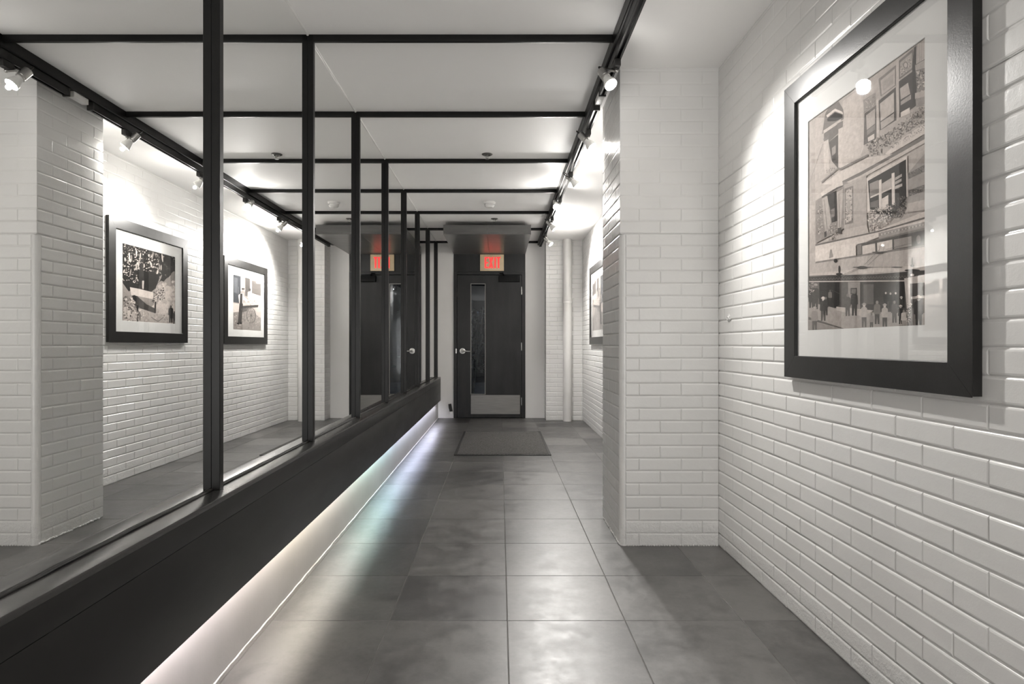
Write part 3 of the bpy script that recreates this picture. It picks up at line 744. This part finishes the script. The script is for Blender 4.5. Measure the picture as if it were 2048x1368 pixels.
    # tram wires and awning finials
    for q0, q1 in (((85, 850), (300, 845)), ((340, 862), (480, 798)), ((330, 855), (470, 792)), ((530, 760), (650, 640)), ((556, 768), (668, 660)), ((650, 612), (690, 612)), ((645, 650), (655, 612)), ((680, 650), (690, 612)), ((250, 960), (400, 1030)), ((600, 782), (840, 780)), ((700, 640), (1020, 560))):
        P.line(B(q0)[0], B(q1)[0], 0.55, 92)
    for (x, y, rx, ry, c) in ((325, 800, 2, 8, 70), (325, 838, 7, 2.4, 58), (510, 785, 11, 3, 66), (515, 782, 22, 0.9, 80), (650, 666, 9, 2.4, 80), (650, 660, 17, 0.8, 92), (790, 782, 11, 1.2, 78), (915, 740, 2, 10, 105), (915, 770, 4, 2.6, 110), (915, 808, 16, 2.6, 52), (295, 730, 4, 4, 60), (915, 845, 4, 2.6, 205)):
        P.oval(*B((x, y))[0], rx, ry, c)

def q_big(u, v): return on_x(u, v, XF + 0.016)
y0, zt = on_x(1569, 182, XF); y1n, _ = on_x(1943.5, 796, XF)
_, zb = on_x(1569, 752, XF)
pa, pb = q_big(1618, 660), q_big(1851, 76)
framed('large black-framed upright photograph of an old shopping street facade, on the wall before the pillar', (y1n, y0, zb, zt), (pb[0], pa[0], pa[1], pb[1]), 0.083, paint_facade, q_big)

# --- the two pictures behind the pillar; traced where the mirror shows them
XREF = 2 * abs(XM) + XF
def q_ref(u, v):
    y = F * (XREF + 0.016) / (U0 - u); return y, H + (V0 - v) * y / F
def paint_crowd(P):
    Z = lambda *q: [(180 + x / 4.275, 400 + y / 4.275) for x, y in q]
    def z(c, *q): P.poly(Z(*q), c)
    z(150, (260, 340), (750, 470), (750, 1070), (260, 1050)); z(46, (260, 345), (750, 470), (750, 640), (600, 720), (520, 790), (400, 760), (330, 780), (260, 700))
    P.speckle(Z((270, 350), (600, 430), (600, 680), (430, 720), (280, 700)), 420, 0.5, 1.9, [35, 60, 95, 150, 190, 210]); P.speckle(Z((470, 430), (740, 480), (740, 600), (600, 700)), 130, 0.5, 1.7, [30, 45, 60, 85, 150])
    for k in range(30):
        x, y = random.uniform(290, 640), random.uniform(420, 700); P.oval(*Z((x, y))[0], 1.4, random.uniform(3, 9), random.choice([180, 205, 150]), random.uniform(-.4, .4))
    z(40, (405, 590), (600, 640), (560, 760), (420, 740)); z(190, (445, 690), (462, 690), (458, 760), (446, 760)); z(52, (640, 600), (745, 560), (745, 660), (660, 690))
    for (x, y, rx, ry, c) in ((700, 780, 16, 34, 170), (680, 720, 12, 14, 150), (610, 770, 12, 18, 160), (650, 860, 26, 30, 192), (700, 900, 18, 40, 200), (610, 960, 22, 24, 205), (560, 990, 22, 18, 196), (720, 660, 8, 12, 130)):
        P.oval(*Z((x, y))[0], rx, ry, c, 0.1, 16)
    P.speckle(Z((560, 740), (735, 680), (735, 1000), (560, 950)), 120, 1.5, 4.0, [185, 195, 205, 172])
    z(205, (340, 745), (420, 760), (540, 790), (540, 850), (440, 830), (350, 815)); z(150, (400, 820), (545, 850), (545, 900), (470, 880)); z(70, (360, 815), (400, 820), (480, 890), (560, 930), (560, 970), (440, 930), (360, 890)); P.oval(*Z((378, 850))[0], 5, 9, 42)
    P.speckle(Z((530, 780), (630, 750), (640, 850), (530, 880)), 90, 0.6, 1.5, [55, 80, 190, 140]); z(60, (552, 870), (566, 870), (562, 965), (548, 965))
    z(178, (285, 900), (440, 930), (560, 970), (740, 1000), (745, 1070), (280, 1040)); P.speckle(Z((285, 830), (350, 820), (440, 960), (440, 1035), (285, 1030)), 210, 0.6, 2.2, [215, 205, 110, 80, 150])
    P.speckle(Z((440, 960), (740, 1000), (740, 1055), (440, 1035)), 60, 0.8, 2.0, [200, 150, 165]); P.line(Z((520, 1000))[0], Z((580, 1040))[0], 1.5, 120); P.line(Z((580, 1040))[0], Z((630, 1000))[0], 1.5, 120)
    for (x, y, h, c) in ((690, 1050, 150, 45), (720, 1060, 110, 70), (404, 960, 70, 50), (330, 1020, 90, 205), (300, 980, 80, 195), (370, 1030, 90, 190), (425, 1030, 70, 120)):
        P.person(*Z((x, y))[0], h / 4.275, c, 90)
def paint_cart(P):
    Z = lambda *q: [(180 + x / 4.275, 400 + y / 4.275) for x, y in q]
    def z(c, *q): P.poly(Z(*q), c)
    z(150, (1210, 620), (1470, 660), (1470, 1120), (1210, 1110)); z((70, 72, 76), (1215, 630), (1288, 645), (1288, 885), (1215, 870)); z((96, 98, 102), (1232, 660), (1262, 668), (1262, 800), (1232, 790))
    z(205, (1288, 650), (1326, 660), (1326, 780), (1288, 780)); z(160, (1302, 655), (1312, 658), (1312, 780), (1302, 780)); z(82, (1326, 660), (1368, 672), (1368, 830), (1326, 820)); z(208, (1368, 672), (1384, 676), (1384, 830), (1368, 830)); z(92, (1384, 690), (1465, 705), (1465, 820), (1384, 800))
    z(215, (1420, 690), (1456, 698), (1456, 718), (1420, 712)); z(212, (1380, 795), (1465, 825), (1465, 855), (1380, 835)); z(176, (1384, 840), (1465, 856), (1465, 960), (1384, 940)); z(196, (1225, 880), (1290, 890), (1290, 970), (1225, 960))
    z(138, (1215, 960), (1470, 940), (1470, 1120), (1215, 1110)); P.speckle(Z((1225, 970), (1465, 960), (1465, 1105), (1225, 1095)), 130, 0.5, 1.6, [110, 160, 128, 175]); z(178, (1400, 900), (1465, 930), (1465, 1010), (1420, 980))
    P.person(*Z((1366, 900))[0], 140 / 4.275, 170, 60, 40); 
    z(68, (1278, 880), (1330, 890), (1332, 950), (1302, 960), (1296, 1055), (1262, 1060), (1272, 950)); z(214, (1268, 815), (1290, 795), (1312, 800), (1306, 885), (1276, 885)); z(60, (1284, 800), (1304, 800), (1300, 960), (1276, 950)); P.oval(*Z((1310, 775))[0], 2.4, 4.4, 150); P.oval(*Z((1310, 760))[0], 3.4, 1.8, 40)
    z(208, (1312, 820), (1350, 855), (1340, 870), (1306, 850)); z(40, (1256, 1050), (1276, 1050), (1276, 1064), (1256, 1062)); z(40, (1280, 1048), (1298, 1046), (1300, 1060), (1282, 1060))
    z(184, (1308, 880), (1360, 850), (1450, 855), (1452, 900), (1308, 908)); P.speckle(Z((1312, 880), (1360, 856), (1448, 860), (1448, 896), (1312, 902)), 90, 0.4, 1.0, [150, 205, 130]); z(48, (1302, 905), (1440, 896), (1436, 918), (1302, 924)); z(78, (1290, 930), (1360, 922), (1340, 950), (1300, 960))
    c = Z((1378, 988))[0]
    for k in range(22):
        t0, t1 = 2 * math.pi * k / 22, 2 * math.pi * (k + 1) / 22
        P.line((c[0] + 9 * math.cos(t0), c[1] + 15 * math.sin(t0)), (c[0] + 9 * math.cos(t1), c[1] + 15 * math.sin(t1)), 1.0, 62)
        if k % 2 == 0: P.line(c, (c[0] + 9 * math.cos(t0), c[1] + 15 * math.sin(t0)), 0.5, 70)
    P.oval(c[0], c[1], 1.6, 2.4, 55); P.line(Z((1310, 925))[0], Z((1322, 1040))[0], 0.8, 66)
def ref_yz(u): return F * XREF / (U0 - u)
pa, pb = q_ref(244.4, 641), q_ref(349.7, 500)
framed('black-framed photograph of a crowd under trees, behind the pillar, seen only in the mirror', (ref_yz(218.5), ref_yz(375.5), 1.098, 2.072), (pa[0], pb[0], 1.270, 1.886), 0.085, paint_crowd, q_ref)
pa, pb = q_ref(466, 658.5), q_ref(521.6, 570)
framed('black-framed photograph of a man with a handcart, farthest along the brick wall', (ref_yz(449.5), ref_yz(535), 1.086, 2.050), (pa[0], pb[0], 1.250, 1.866), 0.085, paint_cart, q_ref)

# painted-over anchors in the right wall
for (y, z, lb) in ((3.10, 1.214, 'painted-over lump of an old anchor on the brick beside the pillar'), (4.50, 1.19, 'painted-over old anchor on the brick just left of the crowd picture in the mirror')):
    bm = bmesh.new()
    lathe(bm, (XR + 0.002, y, z), (-1, 0, 0), [(0.0, 0.020), (0.004, 0.018), (0.008, 0.012), (0.011, 0.010), (0.011, 0.006), (0.006, 0.005)], 16)
    for k in range(5):
        a = random.uniform(0, 6.28); bmesh.ops.create_icosphere(bm, subdivisions=1, radius=0.005, matrix=Matrix.Translation((XR - 0.001, y + 0.018 * math.cos(a), z + 0.018 * math.sin(a))))
    o = obj('wall_anchor', bm, M['brick'], loc=(XR, y, z), smooth=50); tag(o, lb, 'wall anchor')

# ------------------------------------------------------------------ white pipe
t = empty('drain_pipe', (0.950, 8.53, 0), 'white painted vertical pipe in the far right corner', 'pipe')
bm = bmesh.new(); lathe(bm, (0.950, 8.53, 0), (0, 0, 1), [(0, 0.060), (0.003, 0.0605), (ZC, 0.0605)], 36); obj('pipe', bm, M['pipe'], t, smooth=40)
bm = bmesh.new(); lathe(bm, (0.950, 8.53, 1.66), (0, 0, 1), [(0, 0.0605), (0.002, 0.0645), (0.022, 0.0650), (0.026, 0.0625), (0.030, 0.0650), (0.075, 0.0645), (0.078, 0.0605)], 36, caps=False); obj('coupling', bm, M['pipe'], t, smooth=40)

# ------------------------------------------------------------------ door, frame, canopy
DL0, DL1, DB, DT = -0.627, 0.316, 0.010, 2.098
YD = 8.888
bm = bmesh.new()
box(bm, DX0, DL0 - 0.004, 8.868, 9.02, 0, DT + 0.045, 0.002, 1); box(bm, DL1 + 0.004, DX1, 8.868, 9.02, 0, DT + 0.045, 0.002, 1)
box(bm, DL0 - 0.004, DL1 + 0.004, 8.868, 9.02, DT + 0.005, DT + 0.045, 0.002, 1)
box(bm, DX0, DX1, 8.876, 9.02, DT + 0.047, DZ)
box(bm, DL0 - 0.004, DL0 + 0.012, 8.945, 8.97, 0, DT); box(bm, DL1 - 0.012, DL1 + 0.004, 8.945, 8.97, 0, DT)
o = obj('door_frame', bm, M['door'], smooth=30); tag(o, 'black painted door frame with a panel above the door', kind='structure')
d = empty('door_1', ((DL0 + DL1) / 2, YD, DB), 'black flush exit door with a narrow glass lite', kind='structure')
LX0, LX1, LZ0, LZ1 = -0.433, -0.212, 0.345, 1.976
bm = bmesh.new()
box(bm, DL0, LX0, YD, YD + 0.045, DB, DT); box(bm, LX1, DL1, YD, YD + 0.045, DB, DT)
box(bm, LX0, LX1, YD, YD + 0.045, DB, LZ0); box(bm, LX0, LX1, YD, YD + 0.045, LZ1, DT)
obj('door_leaf', bm, M['door'], d)
bm = bmesh.new(); w = 0.010
for (a0, a1, b0, b1) in ((LX0, LX0 + w, LZ0, LZ1), (LX1 - w, LX1, LZ0, LZ1), (LX0 + w, LX1 - w, LZ0, LZ0 + w), (LX0 + w, LX1 - w, LZ1 - w, LZ1)):
    box(bm, a0, a1, YD - 0.004, YD + 0.012, b0, b1, 0.001, 1)
obj('glazing_bead', bm, M['steel'], d)
bm = bmesh.new(); box(bm, LX0 + 0.002, LX1 - 0.002, YD + 0.014, YD + 0.020, LZ0 + 0.002, LZ1 - 0.002); obj('glass_lite', bm, M['doorglass'], d)
bm = bmesh.new(); box(bm, -0.428, 0.294, YD - 0.0025, YD, 0.058, 0.338, 0.0008, 1)
for x in (-0.418, 0.284):
    for z in (0.068, 0.328): lathe(bm, (x, YD - 0.0025, z), (0, -1, 0), [(0, 0.005), (0.0012, 0.0045), (0.002, 0.002)], 12)
obj('kick_plate', bm, M['steel'], d, smooth=30)
hx, hz = -0.550, 0.985
bm = bmesh.new(); lathe(bm, (hx, YD, hz), (0, -1, 0), [(0, 0.044), (0.006, 0.044), (0.010, 0.040), (0.011, 0.028), (0.020, 0.024), (0.022, 0.014)], 32)
hd = obj('rosette', bm, M['chrome'], d, smooth=40)
bm = bmesh.new(); tube(bm, [(hx, YD - 0.010, hz), (hx, YD - 0.040, hz), (hx + 0.004, YD - 0.054, hz), (hx + 0.016, YD - 0.060, hz), (hx + 0.06, YD - 0.060, hz - 0.003), (hx + 0.105, YD - 0.058, hz - 0.004), (hx + 0.112, YD - 0.056, hz - 0.004)], 0.0105, 12)
obj('lever', bm, M['chrome'], hd, smooth=60)
bm = bmesh.new(); box(bm, DL0 - 0.022, DL0 - 0.009, 8.8665, 8.870, hz - 0.035, hz + 0.035); obj('strike_plate', bm, M['chrome'], d)
for z in (1.87, 1.05, 0.245):
    bm = bmesh.new(); lathe(bm, (DL1 + 0.002, YD - 0.012, z - 0.058), (0, 0, 1), [(0, 0.004), (0.002, 0.0075), (0.114, 0.0075), (0.116, 0.004)], 14)
    box(bm, DL1 - 0.006, DL1 + 0.010, YD - 0.008, YD - 0.0005, z - 0.057, z + 0.057); obj('hinge', bm, M['chrome'], d, smooth=40)
cl = None
bm = bmesh.new(); box(bm, -0.022, 0.290, YD - 0.052, YD, 1.998, 2.088, 0.006, 2); cl = obj('door_closer', bm, M['jet'], d, smooth=40)
bm = bmesh.new()
tube(bm, [(0.05, YD - 0.03, 2.088), (0.05, YD - 0.03, 2.110)], 0.010, 12)
for p, q in (((0.05, YD - 0.03, 2.108), (0.0, YD - 0.095, 2.112)), ((0.0, YD - 0.095, 2.112), (0.02, YD - 0.024, 2.125))):
    tube(bm, [p, q], 0.008, 8)
tube(bm, [(-0.01, YD - 0.021, 2.125), (0.05, YD - 0.021, 2.125)], 0.008, 8)
obj('closer_arm', bm, M['jet'], cl, smooth=50)

t = empty('door_canopy', (-0.154, YE, 2.408), 'dark grey box canopy projecting from the wall over the exit door', 'canopy')
CY = 7.265
bm = bmesh.new()
for (xa, xb) in ((DX0, -0.1545), (-0.1535, DX1)):
    box(bm, xa, xb, CY, YE - 0.001, 2.404, 2.424, 0.001, 1)
obj('soffit_board', bm, M['canopy'], t, smooth=30)
bm = bmesh.new()
for (xa, xb) in ((DX0, -0.1545), (-0.1535, DX1)): box(bm, xa, xb, CY - 0.002, CY + 0.016, 2.4245, 2.516, 0.001, 1)
obj('front_fascia', bm, M['canopy'], t, smooth=30)
for xa in (DX0, DX1 - 0.018):
    bm = bmesh.new(); box(bm, xa, xa + 0.018, CY + 0.0165, YE - 0.001, 2.4245, 2.516, 0.001, 1); obj('side_fascia', bm, M['canopy'], t, smooth=30)

# EXIT sign
sx0, sx1, sz0, sz1, sy = -0.292, 0.057, 2.156, 2.397, 8.876
t = empty('exit_sign', ((sx0 + sx1) / 2, sy, sz0), 'lit exit sign with red letters on a tan panel above the door', 'sign')
bm = bmesh.new(); box(bm, sx0, sx1, sy - 0.030, sy, sz0, sz1, 0.004, 2); obj('sign_panel', bm, M['signpanel'], t, smooth=40)
bm = bmesh.new()
def lx(p): return sx0 + (p - 685) / 328.0 * (sx1 - sx0)
def lz(p): return sz1 - (p - 616) / 220.0 * (sz1 - sz0)
def glyph(pts): prism(bm, [(lx(x), lz(y)) for x, y in pts], 'y', sy - 0.0330, sy - 0.0298)
T0, T1 = 650, 800; MZ = 728; s = 19
glyph([(748, T0), (748 + s + 2, T0), (748 + s + 2, T1), (748, T1)]); glyph([(769, T0), (801, T0), (801, T0 + s), (769, T0 + s)]); glyph([(769, MZ - 10), (796, MZ - 10), (796, MZ + 8), (769, MZ + 8)]); glyph([(769, T1 - s), (801, T1 - s), (801, T1), (769, T1)])
glyph([(806, T0), (828, T0), (866, T1), (844, T1)]); glyph([(846, T0), (868, T0), (851, 718), (840, 678)]); glyph([(806, T1), (828, T1), (835, 772), (823, 732)])
glyph([(882, T0), (904, T0), (904, T1), (882, T1)])
glyph([(914, T0), (966, T0), (966, T0 + s), (914, T0 + s)]); glyph([(929, T0 + s), (951, T0 + s), (951, T1), (929, T1)])
obj('lettering', bm, M['signred'], t)

# door mat
t = empty('door_mat', (0.02, 6.68, 0), 'dark grey carpet mat with a black rubber border before the exit door', 'mat')
mx0, mx1, my0, my1 = -0.449, 0.500, 5.876, 7.478
bm = bmesh.new(); w = 0.028
for (a0, a1, b0, b1) in ((mx0, mx1, my0, my0 + w), (mx0, mx1, my1 - w, my1), (mx0, mx0 + w, my0 + w, my1 - w), (mx1 - w, mx1, my0 + w, my1 - w)):
    box(bm, a0, a1, b0, b1, 0.0, 0.008, 0.003, 1)
obj('border', bm, M['rubber'], t, smooth=40)
bm = bmesh.new(); nx, ny = 90, 150; g = []
for j in range(ny + 1):
    g.append([bm.verts.new((mx0 + w + (mx1 - mx0 - 2 * w) * i / nx, my0 + w + (my1 - my0 - 2 * w) * j / ny, 0.0095 + random.uniform(-0.0025, 0.0025))) for i in range(nx + 1)])
for j in range(ny):
    for i in range(nx): bm.faces.new((g[j][i], g[j][i + 1], g[j + 1][i + 1], g[j + 1][i]))
obj('pile', bm, M['pile'], t, smooth=True)

# kick-down door holder by the door
t = empty('door_holder', (-0.725, YE, 0.06), 'small tilted dark door holder low on the wall left of the door', 'door holder')
bm = bmesh.new(); prism(bm, [(-0.757, 0.205), (-0.715, 0.212), (-0.695, 0.100), (-0.737, 0.098), (-0.752, 0.150)], 'y', YE - 0.028, YE - 0.001); obj('holder_arm', bm, M['rubber'], t)
bm = bmesh.new(); box(bm, -0.742, -0.690, YE - 0.034, YE - 0.001, 0.068, 0.096, 0.004, 2); obj('foot', bm, M['plastic'], t, smooth=40)

# sprinklers and smoke detector
def sprinkler(x, y, label):
    t = empty('fire_sprinkler', (x, y, ZC), label, 'sprinkler', 'ceiling sprinklers')
    bm = bmesh.new(); lathe(bm, (x, y, ZC + 0.001), (0, 0, -1), [(-0.004, 0.042), (0.004, 0.042), (0.009, 0.033), (0.011, 0.024), (0.006, 0.016)], 28); obj('escutcheon', bm, M['steel'], t, smooth=30)
    bm = bmesh.new(); lathe(bm, (x, y, ZC - 0.006), (0, 0, -1), [(0, 0.010), (0.010, 0.010), (0.012, 0.006), (0.030, 0.004), (0.032, 0.006)], 16)
    for s in (-1, 1): tube(bm, [(x + s * 0.008, y, ZC - 0.016), (x + s * 0.012, y, ZC - 0.024), (x + s * 0.003, y, ZC - 0.037)], 0.0022, 8)
    obj('body', bm, M['chrome'], t, smooth=40)
    bm = bmesh.new(); lathe(bm, (x, y, ZC - 0.037), (0, 0, -1), [(0, 0.004), (0.001, 0.016), (0.0025, 0.016), (0.003, 0.003)], 18); obj('deflector', bm, M['steel'], t, smooth=30)
sprinkler(-0.100, 4.715, 'small metal sprinkler head on the ceiling in front of the third black bar')
sprinkler(-0.066, 7.13, 'tiny distant sprinkler head just in front of the door canopy')
t = empty('smoke_detector', (-0.110, 6.30, ZC), 'round white smoke detector on the ceiling', 'smoke detector')
bm = bmesh.new(); lathe(bm, (-0.110, 6.30, ZC + 0.001), (0, 0, -1), [(0, 0.062), (0.012, 0.062), (0.018, 0.058), (0.024, 0.054)], 36); obj('base', bm, M['plastic'], t, smooth=30)
bm = bmesh.new(); lathe(bm, (-0.110, 6.30, ZC - 0.020), (0, 0, -1), [(0, 0.044), (0.010, 0.044), (0.011, 0.050), (0.018, 0.052), (0.030, 0.046), (0.038, 0.036), (0.040, 0.020), (0.041, 0.002)], 36); obj('sensor_head', bm, M['plastic'], t, smooth=30)

# ------------------------------------------------------------------ the night outside the door
bm = bmesh.new(); box(bm, -6, 6, 9.045, 17.5, -0.12, -0.02); o = obj('ground', bm, M['asphalt']); tag(o, 'pavement outside the door', kind='structure')
bm = bmesh.new(); box(bm, -6, 6, 17.5, 17.8, -0.1, 7); o = obj('wall_outside', bm, M['night']); tag(o, 'dark wall across the pavement outside', kind='structure')
t = empty('shrub', (-0.52, 11.6, -0.02), 'dim leafy shrub outside, seen through the door glass', 'shrub')
bm = bmesh.new()
for k in range(9): tube(bm, [(-0.52, 11.6, -0.02), (-0.52 + random.uniform(-.15, .15), 11.6 + random.uniform(-.15, .15), 0.6), (-0.52 + random.uniform(-.35, .35), 11.6 + random.uniform(-.3, .3), random.uniform(1.1, 1.8))], 0.008, 6)
obj('stems', bm, M['leaf'], t)
bm = bmesh.new()
for k in range(420):
    c = Vector((-0.52 + random.gauss(0, .22), 11.6 + random.gauss(0, .2), random.uniform(0.55, 1.75))); a = Vector((random.uniform(-1, 1), random.uniform(-1, 1), random.uniform(-.6, .6))).normalized(); b = a.cross(Vector((random.uniform(-1, 1), random.uniform(-1, 1), random.uniform(-1, 1)))).normalized()
    L, w = random.uniform(.03, .055), random.uniform(.010, .018)
    bm.faces.new([bm.verts.new(c - a * L), bm.verts.new(c - a * L * .2 + b * w), bm.verts.new(c + a * L * .3 + b * w), bm.verts.new(c + a * L), bm.verts.new(c + a * L * .3 - b * w), bm.verts.new(c - a * L * .2 - b * w)])
o = obj('leaves', bm, M['leaf'], t); o['kind'] = 'stuff'
L = bpy.data.lights.new('street_light', 'AREA'); L.energy = 4; L.size = 0.5; L.color = (0.62, 0.78, 1.0)
lo = bpy.data.objects.new('street_light', L); COL.objects.link(lo); lo.location = (-2.2, 14.2, 4.2); lo.rotation_euler = (0.15, -0.1, 0)

# ------------------------------------------------------------------ world: very dim blue night, plus the added fill lamp
w = bpy.data.worlds.new('night'); S.world = w; w.use_nodes = True
bg = w.node_tree.nodes['Background']; bg.inputs['Color'].default_value = (0.5, 0.6, 1.0, 1); bg.inputs['Strength'].default_value = 0.004
# added fill lamp, unseen behind the camera; lifts the corridor's general light
L = bpy.data.lights.new('fill_light', 'AREA'); L.shape = 'RECTANGLE'; L.size = 1.5; L.size_y = 2.2; L.energy = 26; L.color = (1.0, 0.99, 0.975)
lo = bpy.data.objects.new('fill_light', L); COL.objects.link(lo); lo.location = (0.37, YB + 0.35, 1.15); lo.rotation_euler = (-math.pi / 2 - math.radians(25), 0, math.pi)

# ------------------------------------------------------------------ camera
cam = bpy.data.cameras.new('camera'); cam.sensor_width = 36.0; cam.lens = F / 2048 * 36.0
cam.shift_x = (1024 - U0) / 2048; cam.shift_y = (V0 - 684) / 2048; cam.clip_start = 0.02
co = bpy.data.objects.new('camera', cam); COL.objects.link(co); co.location = (0, 0, H); co.rotation_euler = (math.pi / 2, 0, 0)
S.camera = co

S.view_settings.view_transform = 'Standard'; S.view_settings.look = 'None'; S.view_settings.gamma = 1.0; S.view_settings.exposure = 1.3
S.view_settings.use_curve_mapping = False
c = S.cycles
c.max_bounces = 12; c.diffuse_bounces = 6; c.glossy_bounces = 6; c.transmission_bounces = 6; c.transparent_max_bounces = 12
c.sample_clamp_indirect = 10.0; c.blur_glossy = 0.6; c.caustics_reflective = True; c.caustics_refractive = False
c.use_denoising = True
